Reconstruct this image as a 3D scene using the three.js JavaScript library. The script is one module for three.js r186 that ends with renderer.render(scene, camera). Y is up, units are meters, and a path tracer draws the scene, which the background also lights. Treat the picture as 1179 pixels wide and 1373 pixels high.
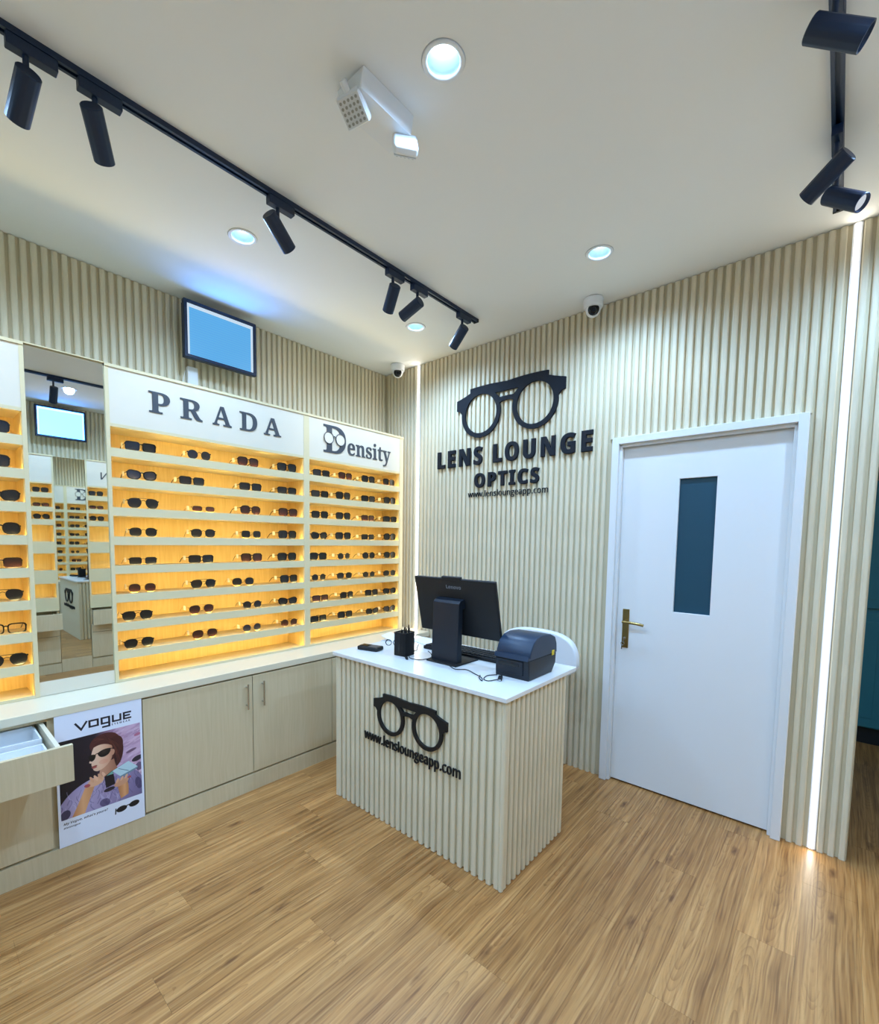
import * as THREE from 'three';
import { RoundedBoxGeometry } from 'three/addons/geometries/RoundedBoxGeometry.js';
import { TextGeometry } from 'three/addons/geometries/TextGeometry.js';
import { FontLoader } from 'three/addons/loaders/FontLoader.js';
import { mergeGeometries, mergeVertices, toCreasedNormals } from 'three/addons/utils/BufferGeometryUtils.js';
import { RectAreaLightUniformsLib } from 'three/addons/lights/RectAreaLightUniformsLib.js';

// ---------------------------------------------------------------- camera, light levels, exposure
const scene = new THREE.Scene();
scene.background = new THREE.Color(0x000000);
const FW = 1179, FH = 1373, FOCAL = 620.01;
const camera = new THREE.PerspectiveCamera(2 * Math.atan(FH / 2 / FOCAL) * 180 / Math.PI, FW / FH, 0.05, 60);
camera.position.set(3.1427, 1.5077, 2.9013);
camera.rotation.set(-0.0730, 0.7152, 0.0140, 'YXZ');
camera.setViewOffset(FW, FH, FW / 2 - 584.74, FH / 2 - 771.01, FW, FH);
scene.add(camera);
const renderer = new THREE.WebGLRenderer({ antialias: true });
renderer.toneMapping = THREE.LinearToneMapping;
renderer.toneMappingExposure = 0.63;
renderer.shadowMap.enabled = true;
RectAreaLightUniformsLib.init();
const LEVEL = {
  downlight: 8.3, downlightColor: [0.385, 0.635, 1.0],
  strip: 36, stripColor: [1.0, 0.94, 0.80],
  niche: 92, nicheColor: [1.0, 0.78, 0.30],
  screen: 13, screenColor: [0.07, 0.30, 1.0],
  spot: 0.9, spotColor: [1.0, 0.95, 0.86],
};

// ---------------------------------------------------------------- helpers
const H = 2.9775, RW = 4.28, ROOMZ = 5.2;
let seed = 7;
const rnd = () => { seed = (seed * 1664525 + 1013904223) >>> 0; return seed / 4294967296; };
const R = (a, b) => a + (b - a) * rnd();
const V = (x, y, z) => new THREE.Vector3(x, y, z);
const used = new Map();
function numbered(n) { const k = used.get(n) || 0; used.set(n, k + 1); return k ? `${n}_${String(k).padStart(3, '0')}` : n; }
function thing(name, label, category, pos = [0, 0, 0], turn = 0, group) {
  const o = new THREE.Group(); o.name = numbered(name); scene.add(o);
  o.position.set(...pos); o.rotation.y = turn; o.userData = { label, category };
  if (group) o.userData.group = group;
  return o;
}
function mesh(name, geo, mat, parent, label) {
  const m = new THREE.Mesh(geo, mat); m.name = name; parent.add(m);
  if (label) m.userData.label = label;
  return m;
}
function struct(name, label) { const o = new THREE.Group(); o.name = numbered(name); o.userData = { kind: 'structure', label, category: name.split('_')[0] }; scene.add(o); return o; }
function uvBox(g, s = 1) {            // uv in metres, by the dominant axis of each face
  const p = g.attributes.position, n = g.attributes.normal, a = new Float32Array(p.count * 2);
  for (let i = 0; i < p.count; i++) {
    const x = p.getX(i), y = p.getY(i), z = p.getZ(i), nx = Math.abs(n.getX(i)), ny = Math.abs(n.getY(i)), nz = Math.abs(n.getZ(i));
    if (nx >= ny && nx >= nz) { a[2 * i] = z / s; a[2 * i + 1] = y / s; }
    else if (ny >= nz) { a[2 * i] = x / s; a[2 * i + 1] = z / s; }
    else { a[2 * i] = x / s; a[2 * i + 1] = y / s; }
  }
  g.setAttribute('uv', new THREE.BufferAttribute(a, 2)); return g;
}
// box between two corners
function bx(x0, x1, y0, y1, z0, z1) { const g = new THREE.BoxGeometry(x1 - x0, y1 - y0, z1 - z0); g.translate((x0 + x1) / 2, (y0 + y1) / 2, (z0 + z1) / 2); return uvBox(g); }
function rb(x0, x1, y0, y1, z0, z1, r = 0.003, seg = 1) { const g = new RoundedBoxGeometry(x1 - x0, y1 - y0, z1 - z0, seg, r); g.translate((x0 + x1) / 2, (y0 + y1) / 2, (z0 + z1) / 2); return uvBox(g); }
function cyl(r0, r1, h, seg = 24) { return new THREE.CylinderGeometry(r0, r1, h, seg); }
function tube(pts, r, seg = 40, rad = 6) { return new THREE.TubeGeometry(new THREE.CatmullRomCurve3(pts.map(p => V(...p))), seg, r, rad, false); }
function plain(gs) { return mergeGeometries(gs.map(g => { const k = g.index ? g.toNonIndexed() : g; for (const n of Object.keys(k.attributes)) if (!['position', 'normal', 'uv'].includes(n)) k.deleteAttribute(n); return k; })); }

// value noise
const hash = (x, y, s) => { let h = (x * 374761393 + y * 668265263 + s * 1442695041) | 0; h = Math.imul(h ^ (h >>> 13), 1274126177); return ((h ^ (h >>> 16)) >>> 0) / 4294967296; };
function vn(x, y, s = 0, px = 1e9, py = 1e9) {
  const xi = Math.floor(x), yi = Math.floor(y), fx = x - xi, fy = y - yi, u = fx * fx * (3 - 2 * fx), v = fy * fy * (3 - 2 * fy);
  const w = (a, b) => hash(((a % px) + px) % px, ((b % py) + py) % py, s);
  return (w(xi, yi) * (1 - u) + w(xi + 1, yi) * u) * (1 - v) + (w(xi, yi + 1) * (1 - u) + w(xi + 1, yi + 1) * u) * v;
}
function dataTex(w, h, fn, srgb = true) {
  const d = new Uint8Array(w * h * 4);
  for (let j = 0; j < h; j++) for (let i = 0; i < w; i++) { const c = fn(i, j), k = 4 * (j * w + i); d[k] = c[0]; d[k + 1] = c[1]; d[k + 2] = c[2]; d[k + 3] = 255; }
  const t = new THREE.DataTexture(d, w, h); t.wrapS = t.wrapT = THREE.RepeatWrapping; t.magFilter = THREE.LinearFilter; t.minFilter = THREE.LinearMipmapLinearFilter; t.generateMipmaps = true;
  if (srgb) t.colorSpace = THREE.SRGBColorSpace; t.needsUpdate = true; return t;
}
const mixc = (a, b, t) => [a[0] + (b[0] - a[0]) * t, a[1] + (b[1] - a[1]) * t, a[2] + (b[2] - a[2]) * t];

// ---------------------------------------------------------------- materials
// ash veneer: fine upright grain, one texture tile is 0.6 m
function veneer(light, dark, s) {
  return dataTex(512, 512, (i, j) => {
    const x = i / 512, y = j / 512;
    const wob = 0.03 * vn(x * 6, y * 3, s, 6, 3);
    const a = vn((x + wob) * 96, y * 4, s + 1, 96, 4), b = vn((x + wob) * 220, y * 10, s + 2, 220, 10), c = vn(x * 5, y * 2, s + 3, 5, 2);
    return mixc(light, dark, Math.min(1, 0.5 * a + 0.3 * b + 0.25 * c));
  });
}
const std = (c, roughness = 0.6, extra = {}) => new THREE.MeshStandardMaterial({ color: c, roughness, ...extra });
const tVeneer = veneer([212, 196, 162], [199, 182, 146], 11); tVeneer.repeat.set(1 / 0.6, 1 / 0.6);
const tNiche = veneer([236, 206, 138], [214, 178, 104], 31); tNiche.repeat.set(1 / 0.6, 1 / 0.6);
const tSlat = veneer([225, 214, 187], [211, 199, 169], 51); tSlat.repeat.set(1 / 0.6, 1 / 0.6);
const M = {
  ceiling: std('#ececea', 0.85),
  plaster: std('#cfccc2', 0.9),
  slat: new THREE.MeshStandardMaterial({ map: tSlat, roughness: 0.55 }),
  slatBase: new THREE.MeshStandardMaterial({ color: '#ccbf9f', roughness: 0.7 }),
  veneer: new THREE.MeshStandardMaterial({ map: tVeneer, roughness: 0.42 }),
  niche: new THREE.MeshStandardMaterial({ map: tNiche, roughness: 0.5 }),
  cream: std('#dccca2', 0.4), panel: std('#dfd4bf', 0.38), worktop: std('#ded3b8', 0.3),
  white: std('#e4e6e8', 0.35), whitePlastic: std('#e8eaec', 0.3),
  doorPaint: std('#e0e0de', 0.4),
  counterTop: new THREE.MeshPhysicalMaterial({ color: '#e0e0de', roughness: 0.3, clearcoat: 0.3, clearcoatRoughness: 0.15 }),
  black: std('#03060b', 0.6), blackGloss: std('#07090d', 0.2), blackMatte: std('#0a1018', 0.7),
  letter: std('#030a16', 0.85), grey: std('#3f4349', 0.5),
  spot: std('#06213f', 0.45), navy: std('#0b2740', 0.38), navyDark: std('#071320', 0.5),
  chrome: std('#c4c6c8', 0.22, { metalness: 1 }), brass: std('#a8905a', 0.28, { metalness: 1 }),
  mirror: std('#e6ebe8', 0.01, { metalness: 1 }),
  paneTeal: new THREE.MeshPhysicalMaterial({ color: '#1d6580', roughness: 0.4, transmission: 0.6, thickness: 0 }),
  teal: std('#2c7f8f', 0.45), tealDark: std('#101a20', 0.6),  // teal: whitish cupboard paint with the passage's dim bluish light put into the colour
  yellow: std('#d8c030', 0.5), paper: std('#e6e8ec', 0.7),
  gold: std('#c9a24e', 0.3, { metalness: 1 }), gun: std('#33353a', 0.35, { metalness: 1 }),
  tortoise: std('#2a150c', 0.25), acetate: std('#090a0d', 0.22),
  lensBlack: new THREE.MeshPhysicalMaterial({ color: '#08090d', roughness: 0.3, clearcoat: 0.15, clearcoatRoughness: 0.2 }),
  lensBrown: new THREE.MeshPhysicalMaterial({ color: '#2b120c', roughness: 0.3, clearcoat: 0.15, clearcoatRoughness: 0.2 }),
  lensGrey: new THREE.MeshPhysicalMaterial({ color: '#23222a', roughness: 0.3, clearcoat: 0.15, clearcoatRoughness: 0.2 }),
  lensClear: new THREE.MeshPhysicalMaterial({ color: '#ffffff', roughness: 0.02, transmission: 1, thickness: 0 }),
  tag: std('#f0e6cc', 0.7),
};
const glow = (c, k) => new THREE.MeshStandardMaterial({ color: 0x000000, roughness: 1, emissive: new THREE.Color().setRGB(...c), emissiveIntensity: k });
const G = {
  strip: glow([1.0, 0.96, 0.86], 5), niche: glow([1.0, 0.8, 0.42], 4.5),
  down: glow([0.72, 0.93, 1.0], 8), spotLens: glow([0.85, 0.92, 1.0], 1.1), spotOff: std('#8d949c', 0.2),
};
function area(parent, w, h, at, towards, color, k) {
  const l = new THREE.RectAreaLight(new THREE.Color().setRGB(...color), k, w, h);
  l.position.copy(at); parent.add(l); l.lookAt(towards); return l;
}

// ---------------------------------------------------------------- floor of separate planks
const floor = struct('floor', 'light oak plank floor');
{
  const NV = 8;
  const tex = dataTex(2048, 1024, (i, j) => {
    const v = Math.floor(j / 128), yy = (j % 128) / 128, x = i / 2048, s = 100 + v * 7;
    // long streaks, cathedral figure in some boards, a few dark elongated knots
    const drift = 0.10 * (vn(x * 3, 0.5, s) - 0.5) + 0.03 * (vn(x * 9, yy * 3, s + 1) - 0.5), y = yy + drift;
    const broad = vn(x * 2.2, y * 3.5, s + 2), mid = vn(x * 3.2, y * 15, s + 3), fine = vn(x * 9, y * 52, s + 4), hair = vn(x * 30, y * 90, s + 5);
    let c = mixc([190, 154, 104], [140, 104, 60], Math.max(0, Math.min(1, 0.55 * broad + 0.55 * mid + 0.25 * fine - 0.2)));
    c = mixc(c, [92, 60, 32], 0.66 * Math.pow(Math.max(0, fine - 0.45) / 0.55, 1.5) * (0.35 + 0.65 * mid) + 0.22 * Math.pow(hair, 4));
    const d = Math.abs(y - (0.5 + 0.4 * (hash(v, 3, 5) - 0.5))) * 2.2, u = x * 2.1 + hash(v, 6, 1);
    const ring = d * d * 5 + (u - Math.floor(u)) * 2.4 + 0.7 * vn(x * 7, y * 5, s + 6); let f = ring * 3.1; f -= Math.floor(f);
    const arch = Math.max(0, 1 - d * 1.35) * (vn(x * 2.5, 0.2, s + 7) > 0.42 ? 1 : 0.25);
    c = mixc(c, [96, 62, 30], 0.42 * arch * Math.pow(f, 3.2) * (0.5 + 0.5 * hair));
    for (let q = 0; q < 2; q++) { const kx = hash(v, q, 21), ky = 0.2 + 0.6 * hash(v, q, 22), e = Math.hypot((x - kx) * 24, (y - ky) * 11) + 0.5 * (vn(x * 60, y * 20, s + 8) - 0.5); if (e < 1 && hash(v, q, 23) > 0.45) c = mixc(c, [84, 52, 26], 0.7 * (1 - e)); }
    c = mixc(c, [214, 186, 142], 0.42 * Math.max(0, vn(x * 6, y * 40, s + 9) - 0.5) * 2);
    const tone = 0.95 + 0.09 * hash(v, 9, 2);
    return c.map((k, q) => Math.max(0, Math.min(255, k * tone * [1.06, 0.965, 0.85][q])));
  });
  tex.wrapS = tex.wrapT = THREE.ClampToEdgeWrapping; tex.anisotropy = 8;
  const oak = new THREE.MeshStandardMaterial({ map: tex, roughness: 0.38 });
  const base = bx(-0.2, RW + 0.2, -0.06, -0.008, -3.2, ROOMZ + 0.1);
  mesh('subfloor', base, std('#4a3a26', 0.9), floor);
  const W = 0.184, L = 1.22, gap = 0.0005;
  let col = 0;
  for (let x = -0.02; x < RW; x += W, col++) {
    let z = ROOMZ - ((col * 0.413) % 1) * L + 0.02; // plank ends step along
    let zz = ROOMZ;
    const cuts = [zz]; while (z > -3.2) { if (z < zz - 0.05) cuts.push(z); z -= L; } cuts.push(-3.2);
    for (let k = 0; k + 1 < cuts.length; k++) {
      const z1 = cuts[k], z0 = cuts[k + 1], x1 = Math.min(x + W, RW + 0.02);
      const g = new THREE.BoxGeometry(x1 - x - gap, 0.008, z1 - z0 - gap);
      g.translate((x + x1) / 2, -0.004, (z0 + z1) / 2);
      const v = Math.floor(rnd() * NV), flip = rnd() < 0.5, off = R(0, 1 - Math.min(1, (z1 - z0) / L));
      const p = g.attributes.position, uv = g.attributes.uv;
      for (let i = 0; i < p.count; i++) {
        let t = off + (z1 - p.getZ(i)) / L; if (flip) t = 1 - t;
        uv.setXY(i, Math.min(0.999, Math.max(0.001, t)), (v + 0.02 + 0.96 * (p.getX(i) - x) / W) / NV);
      }
      mesh('plank', g, oak, floor);
    }
  }
}

// ---------------------------------------------------------------- ceiling with openings for the downlights
const DOWN = []; for (const z of [0.516, 1.744, 2.972, 4.2]) for (const x of [0.855, 2.139, 3.423]) DOWN.push([x, z]);
{
  const s = new THREE.Shape(); s.moveTo(-0.2, -3.3); s.lineTo(RW + 0.2, -3.3); s.lineTo(RW + 0.2, ROOMZ + 0.2); s.lineTo(-0.2, ROOMZ + 0.2); s.closePath();
  for (const [x, z] of DOWN) { const h = new THREE.Path(); h.absarc(x, z, 0.056, 0, Math.PI * 2, true); s.holes.push(h); }
  const g = new THREE.ExtrudeGeometry(s, { depth: 0.1, bevelEnabled: false, curveSegments: 32 });
  g.rotateX(Math.PI / 2); g.translate(0, H + 0.1, 0);
  const c = struct('ceiling', 'smooth white painted ceiling'); mesh('plasterboard', g, M.ceiling, c);
}

// ---------------------------------------------------------------- slatted walls
const PITCH = 0.0411, SW = 0.0265, SD = 0.014;
const slatCache = new Map();
function slatGeo(len) {            // upright slat, front face at z = 0, foot at y = 0
  const k = len.toFixed(3); if (slatCache.has(k)) return slatCache.get(k);
  const s = new THREE.Shape(), h = SW / 2, c = 0.006;
  s.moveTo(-h, -SD); s.lineTo(h, -SD); s.lineTo(h, -c); s.lineTo(h - c * 0.35, -c * 0.35); s.lineTo(h - c, 0); s.lineTo(-h + c, 0); s.lineTo(-h + c * 0.35, -c * 0.35); s.lineTo(-h, -c); s.closePath();
  const g = new THREE.ExtrudeGeometry(s, { depth: len, bevelEnabled: false }); g.rotateX(-Math.PI / 2); // depth -> +y, shape y -> -z... flipped below
  g.scale(1, 1, -1); const idx = g.index; // mirrored: restore winding
  const p = g.attributes.position.array, n = g.attributes.position.count;
  if (!idx) for (let i = 0; i < n; i += 3) for (let a = 0; a < 3; a++) { const t = p[3 * i + 3 + a]; p[3 * i + 3 + a] = p[3 * i + 6 + a]; p[3 * i + 6 + a] = t; }
  g.computeVertexNormals(); uvBox(g); slatCache.set(k, g); return g;
}
function slat(parent, x, y0, z, len, turn = 0) { const m = mesh('slat', slatGeo(len), M.slat, parent); m.position.set(x, y0, z); m.rotation.y = turn; return m; }
const EX = 3.257, DX0 = 2.06, DX1 = 3.002, DH = 2.15, LEDX = [0.396, 3.124];
const wallBack = struct('wall_back', 'cream vertical slat wall behind the counter');
{
  const t = 0.11, zb = -SD;
  mesh('backing', plain([bx(-0.1, DX0 + 0.03, 0, H, zb - t, zb), bx(DX0 + 0.03, DX1 - 0.03, DH - 0.02, H, zb - t, zb), bx(DX1 - 0.03, EX, 0, H, zb - t, zb)]), M.slatBase, wallBack);
  for (let k = -48; k < 32; k++) {
    const x = 2.0076 + PITCH * k;
    if (x < 0.012 || x > EX - 0.01) continue;
    if (LEDX.some(l => Math.abs(l - x) < 0.024)) continue;
    if (x > DX0 - 0.012 && x < DX1 + 0.012) slat(wallBack, x, DH, 0, H - DH - 0.004); else slat(wallBack, x, 0, 0, H - 0.004);
  }
}
const wallLeft = struct('wall_left', 'cream vertical slat wall above the display units');
{
  mesh('backing', bx(-SD - 0.1, -SD, 0, H, -0.1, ROOMZ), M.slatBase, wallLeft);
  for (let k = 0; k < 96; k++) { const z = 0.02 + PITCH * k; if (z < 0.11) slat(wallLeft, 0, 0, z, H - 0.004, Math.PI / 2); else slat(wallLeft, 0, 2.372, z, H - 2.376, Math.PI / 2); }
}
const wallRight = struct('wall_right', 'cream slat wall facing the mirror');
{
  mesh('backing', bx(RW + SD, RW + SD + 0.1, 0, H, -3.2, ROOMZ), M.slatBase, wallRight);
  for (let k = 0; k < 78; k++) slat(wallRight, RW, 2.372, 0.3 + PITCH * k, H - 2.376, -Math.PI / 2);
}
{
  const w = struct('wall_front', 'plain plaster wall opposite the door wall'); mesh('plaster', bx(-0.1, RW + 0.1, 0, H, ROOMZ, ROOMZ + 0.1), M.plaster, w);
  const b = struct('wall_corridor', 'dim end wall of the passage beyond the slat wall'); mesh('plaster', bx(2.9, RW + 0.1, 0, H, -3.2, -3.1), M.plaster, b);
  const c = struct('wall_passage', 'side wall of the passage behind the door wall'); mesh('plaster', bx(2.9, 3.0, 0, H, -3.1, -SD - 0.11), M.plaster, c);
  const r = struct('wall_storeroom', 'plaster walls of the room behind the door'); mesh('plaster', plain([bx(0.9, 2.9, 0, H, -2.3, -2.2), bx(0.9, 1.0, 0, H, -2.2, -SD - 0.11)]), M.plaster, r);
}
// vertical light strips let into the slat wall
for (const [i, x] of LEDX.entries()) {
  const t = thing('led_strip_light', i ? 'glowing vertical light strip in slats beside the white door' : 'glowing vertical light strip in slats near the display corner', 'light strip', [x, 0, 0], 0, 'vertical light strips');
  mesh('profile', bx(-0.017, 0.017, 0.002, H - 0.004, -SD, -0.006), M.white, t);
  mesh('diffuser', bx(-0.0095, 0.0095, 0.004, H - 0.006, -0.006, -0.001), G.strip, t);
  area(t, 0.019, H - 0.02, V(0, H / 2, 0.002), V(x, H / 2, 2), LEVEL.stripColor, LEVEL.strip);
}

// ---------------------------------------------------------------- door
{
  const d = struct('door_1', 'white door with a narrow dark glass panel'); d.userData.category = 'door';
  const y1 = DH, f = 0.042;
  mesh('door_frame', plain([rb(DX0, DX0 + f, 0, y1, -0.1, 0.03), rb(DX1 - f, DX1, 0, y1, -0.1, 0.03), rb(DX0 + f - 0.002, DX1 - f + 0.002, y1 - f, y1, -0.1, 0.03),
    rb(DX0 + f - 0.002, DX0 + f + 0.016, 0, y1 - f, -0.1, 0.008), rb(DX1 - f - 0.016, DX1 - f + 0.002, 0, y1 - f, -0.1, 0.008), rb(DX0 + f, DX1 - f, y1 - f - 0.016, y1 - f + 0.002, -0.1, 0.008)]), M.doorPaint, d);
  const lx0 = DX0 + f + 0.018, lx1 = DX1 - f - 0.018, ly0 = 0.012, ly1 = y1 - f - 0.019, gx0 = 2.434, gx1 = 2.624, gy0 = 1.114, gy1 = 1.884;
  const s = new THREE.Shape(); s.moveTo(lx0, ly0); s.lineTo(lx1, ly0); s.lineTo(lx1, ly1); s.lineTo(lx0, ly1); s.closePath();
  const h = new THREE.Path(); h.moveTo(gx0, gy0); h.lineTo(gx0, gy1); h.lineTo(gx1, gy1); h.lineTo(gx1, gy0); h.closePath(); s.holes.push(h);
  const lg = new THREE.ExtrudeGeometry(s, { depth: 0.038, bevelEnabled: true, bevelSize: 0.0015, bevelThickness: 0.0015, bevelSegments: 1 }); lg.translate(0, 0, -0.06);
  mesh('door_leaf', lg, M.doorPaint, d);
  mesh('glass_pane', new THREE.PlaneGeometry(gx1 - gx0, gy1 - gy0).translate((gx0 + gx1) / 2, (gy0 + gy1) / 2, -0.036), M.paneTeal, d, 'dark teal glass panel');
  const zf = -0.0205;
  const plate = mesh('handle_plate', rb(2.152, 2.192, 0.864, 1.106, zf, zf + 0.006, 0.003, 2), M.brass, d, 'brass handle plate');
  const lv = plain([cyl(0.009, 0.009, 0.045, 16).rotateX(Math.PI / 2).translate(2.172, 1.03, zf + 0.026), tube([[2.166, 1.03, zf + 0.048], [2.2, 1.03, zf + 0.05], [2.25, 1.027, zf + 0.046], [2.288, 1.021, zf + 0.04]], 0.0085, 20, 10)]);
  mesh('lever', lv, M.brass, plate);
  mesh('lock_cylinder', cyl(0.0085, 0.0085, 0.01, 16).rotateX(Math.PI / 2).translate(2.172, 0.925, zf + 0.01), M.chrome, plate);
  mesh('key', plain([bx(2.1705, 2.1735, 0.905, 0.93, zf + 0.014, zf + 0.03), new THREE.TorusGeometry(0.01, 0.002, 6, 16).translate(2.166, 0.893, zf + 0.026), bx(2.158, 2.164, 0.858, 0.886, zf + 0.024, zf + 0.027)]), M.chrome, plate);
}

// ---------------------------------------------------------------- passage beyond the wall: tall whitish cupboard, dim bluish light painted in as teal
{
  const t = thing('tall_cupboard', 'whitish panelled cupboard tinted teal for dim bluish light on a dark plinth in the passage', 'cupboard', [3.65, 0, -2.1]);
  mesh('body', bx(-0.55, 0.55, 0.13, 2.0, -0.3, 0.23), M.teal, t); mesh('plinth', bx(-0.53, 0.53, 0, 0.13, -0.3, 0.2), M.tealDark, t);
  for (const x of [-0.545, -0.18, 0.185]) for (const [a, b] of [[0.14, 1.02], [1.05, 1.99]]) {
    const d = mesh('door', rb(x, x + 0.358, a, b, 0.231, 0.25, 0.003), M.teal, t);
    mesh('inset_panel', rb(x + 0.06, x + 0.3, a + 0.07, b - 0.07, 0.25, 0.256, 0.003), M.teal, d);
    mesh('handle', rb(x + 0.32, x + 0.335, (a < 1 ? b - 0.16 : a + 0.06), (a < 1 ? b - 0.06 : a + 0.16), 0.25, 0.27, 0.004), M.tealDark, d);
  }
}

// ---------------------------------------------------------------- lettering
const fonts = new FontLoader();
const serif = await fonts.loadAsync('fonts/droid/droid_serif_bold.typeface.json');
const sansB = await fonts.loadAsync('fonts/droid/droid_sans_bold.typeface.json');
const sans = await fonts.loadAsync('fonts/droid/droid_sans_regular.typeface.json');
// one mesh for each letter; the whole line is fitted to width w, capital height h, its lower left at the origin
function letterLine(parent, text, font, w, h, depth, mat, { bevel = 0, name = 'letter', track = 0 } = {}) {
  const ref = new TextGeometry('E', { font, size: 1, depth: 0.1, bevelEnabled: false }); ref.computeBoundingBox(); const size = h / (ref.boundingBox.max.y - ref.boundingBox.min.y); let x = 0; const gs = [];
  for (const ch of text) {
    const gl = font.data.glyphs[ch] || font.data.glyphs['?'], adv = gl.ha * size / font.data.resolution;
    if (ch !== ' ') { const g = new TextGeometry(ch, { font, size, depth, curveSegments: 5, bevelEnabled: bevel > 0, bevelSize: bevel, bevelThickness: Math.min(bevel, depth / 3), bevelSegments: 2 }); g.translate(x, 0, 0); gs.push(g); }
    x += adv + track;
  }
  let a = 1e9, b = -1e9; for (const g of gs) { g.computeBoundingBox(); a = Math.min(a, g.boundingBox.min.x); b = Math.max(b, g.boundingBox.max.x); }
  const k = w / (b - a);
  for (const g of gs) { g.translate(-a, 0, 0); g.scale(k, 1, 1); mesh(name, g, mat, parent); }
}
function letterBox(ch, font, x0, x1, y0, y1, depth) {
  const g = new TextGeometry(ch, { font, size: 1, depth: 1, curveSegments: 6, bevelEnabled: false }); g.computeBoundingBox(); const b = g.boundingBox;
  g.translate(-b.min.x, -b.min.y, -b.min.z); g.scale((x1 - x0) / (b.max.x - b.min.x), (y1 - y0) / (b.max.y - b.min.y), depth); g.translate(x0, y0, 0); return g;
}
// spectacles emblem, 0.902 wide, centred on the lens axis
function emblem(depth) {
  const s = new THREE.Shape(), c = 0.227, ro = 0.176;
  s.moveTo(-0.452, 0.05); s.lineTo(-0.452, 0.126); s.bezierCurveTo(-0.41, 0.135, -0.36, 0.15, -0.325, 0.165); s.lineTo(-0.325, 0.196);
  s.bezierCurveTo(-0.2, 0.205, -0.1, 0.2, 0, 0.192); s.bezierCurveTo(0.1, 0.2, 0.2, 0.205, 0.325, 0.196); s.lineTo(0.325, 0.165);
  s.bezierCurveTo(0.36, 0.15, 0.41, 0.135, 0.452, 0.126); s.lineTo(0.452, 0.05); s.lineTo(0.425, 0.045);
  const arc = (cx, a0, a1) => { for (let i = 0; i <= 28; i++) { const a = a0 + (a1 - a0) * i / 28; s.lineTo(cx + ro * Math.cos(a), ro * Math.sin(a)); } };
  arc(c, 0.1, -Math.PI - 0.28);                 // right rim, round underneath to the bridge
  s.bezierCurveTo(0.04, 0.066, -0.04, 0.066, -c + ro * Math.cos(0.28), ro * Math.sin(0.28));
  arc(-c, 0.28, -Math.PI - 0.1); s.lineTo(-0.425, 0.045); s.closePath();
  for (const k of [-1, 1]) { const h = new THREE.Path(); h.absarc(k * c, 0, 0.143, 0, Math.PI * 2, true); s.holes.push(h); }
  const h = new THREE.Path(); h.moveTo(-0.1, 0.128); h.lineTo(-0.06, 0.09); h.lineTo(0.06, 0.09); h.lineTo(0.1, 0.128); h.closePath(); s.holes.push(h);
  return new THREE.ExtrudeGeometry(s, { depth, bevelEnabled: false, curveSegments: 28 });
}
{
  const t = thing('wall_sign', 'large dark spectacles emblem and shop lettering on the slat wall', 'sign', [1.281, 2.468, 0.001]);
  mesh('spectacles_emblem', emblem(0.014), M.letter, t);
  const l1 = new THREE.Group(); l1.name = 'heading_line'; t.add(l1); l1.position.set(0.634 - 1.281, 2.096 - 2.468, 0); letterLine(l1, 'LENS LOUNGE', sansB, 1.295, 0.126, 0.012, M.letter, { bevel: 0.004, track: 0.022 });
  const l2 = new THREE.Group(); l2.name = 'second_line'; t.add(l2); l2.position.set(1.008 - 1.281, 1.923 - 2.468, 0); letterLine(l2, 'OPTICS', sansB, 0.55, 0.1, 0.012, M.letter, { bevel: 0.0035, track: 0.016 });
  const l3 = new THREE.Group(); l3.name = 'web_address'; t.add(l3); l3.position.set(0.945 - 1.281, 1.85 - 2.468, 0); letterLine(l3, 'www.lensloungeapp.com', sans, 0.68, 0.044, 0.006, M.letter);
}

// ---------------------------------------------------------------- display units on the left wall
const UX = 0.3414, WT = 0.747, NT = 2.064, NP = 0.1497, NO = 0.112, UTOP = 2.37, NB = 0.131;
function displayUnit(label, z0, z1, n0, n1, side = 1, x = 0) {   // side 1: against the left wall
  const u = thing('display_unit', label, 'display unit', [x, 0, 0], side > 0 ? 0 : Math.PI);
  return u;
}
function fillUnit(u, z0, z1, n0, n1, niches, top = UTOP, bottom = WT) {   // local frame: front towards +x
  mesh('side_panel', bx(0.005, UX, bottom, top, z0, n0), M.cream, u); mesh('side_panel', bx(0.005, UX, bottom, top, n1, z1), M.cream, u);
  mesh('top_board', bx(0.005, UX + 0.004, top - 0.014, top, z0, z1), M.cream, u);
  mesh('header_panel', bx(UX - 0.02, UX - 0.002, niches[0][1] + 0.016, top - 0.014, n0, n1), M.panel, u);
  mesh('back_panel', bx(NB - 0.012, NB, bottom, niches[0][1] + 0.016, n0, n1), M.niche, u);
  mesh('top_shelf', bx(NB, UX - 0.0015, niches[0][1], niches[0][1] + 0.016, n0, n1), M.cream, u);
  niches.forEach(([b, t], k) => {
    const under = k + 1 < niches.length ? niches[k + 1][1] : bottom;
    const sh = mesh('shelf', plain([bx(NB, UX - 0.0015, under, b, n0, n1), bx(UX - 0.008, UX - 0.0015, b, b + 0.006, n0, n1)]), M.cream, u);
    mesh('led_tape', bx(UX - 0.018, UX - 0.009, b + 0.0005, b + 0.003, n0 + 0.006, n1 - 0.006), G.niche, sh);
    mesh('side_lining', bx(NB, UX - 0.012, b, t, n0, n0 + 0.003), M.niche, u); mesh('side_lining', bx(NB, UX - 0.012, b, t, n1 - 0.003, n1), M.niche, u);
    const l = area(u, n1 - n0 - 0.02, 0.009, V(UX - 0.0135, b + 0.0045, (n0 + n1) / 2), V(0, 0, 0), LEVEL.nicheColor, LEVEL.niche);
    l.rotation.set(0, 0, 0); u.updateMatrixWorld(true); l.lookAt(u.localToWorld(V(UX - 0.0135 - 1.0, b + 0.0045 + 0.5, (n0 + n1) / 2)));
  });
}
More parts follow.
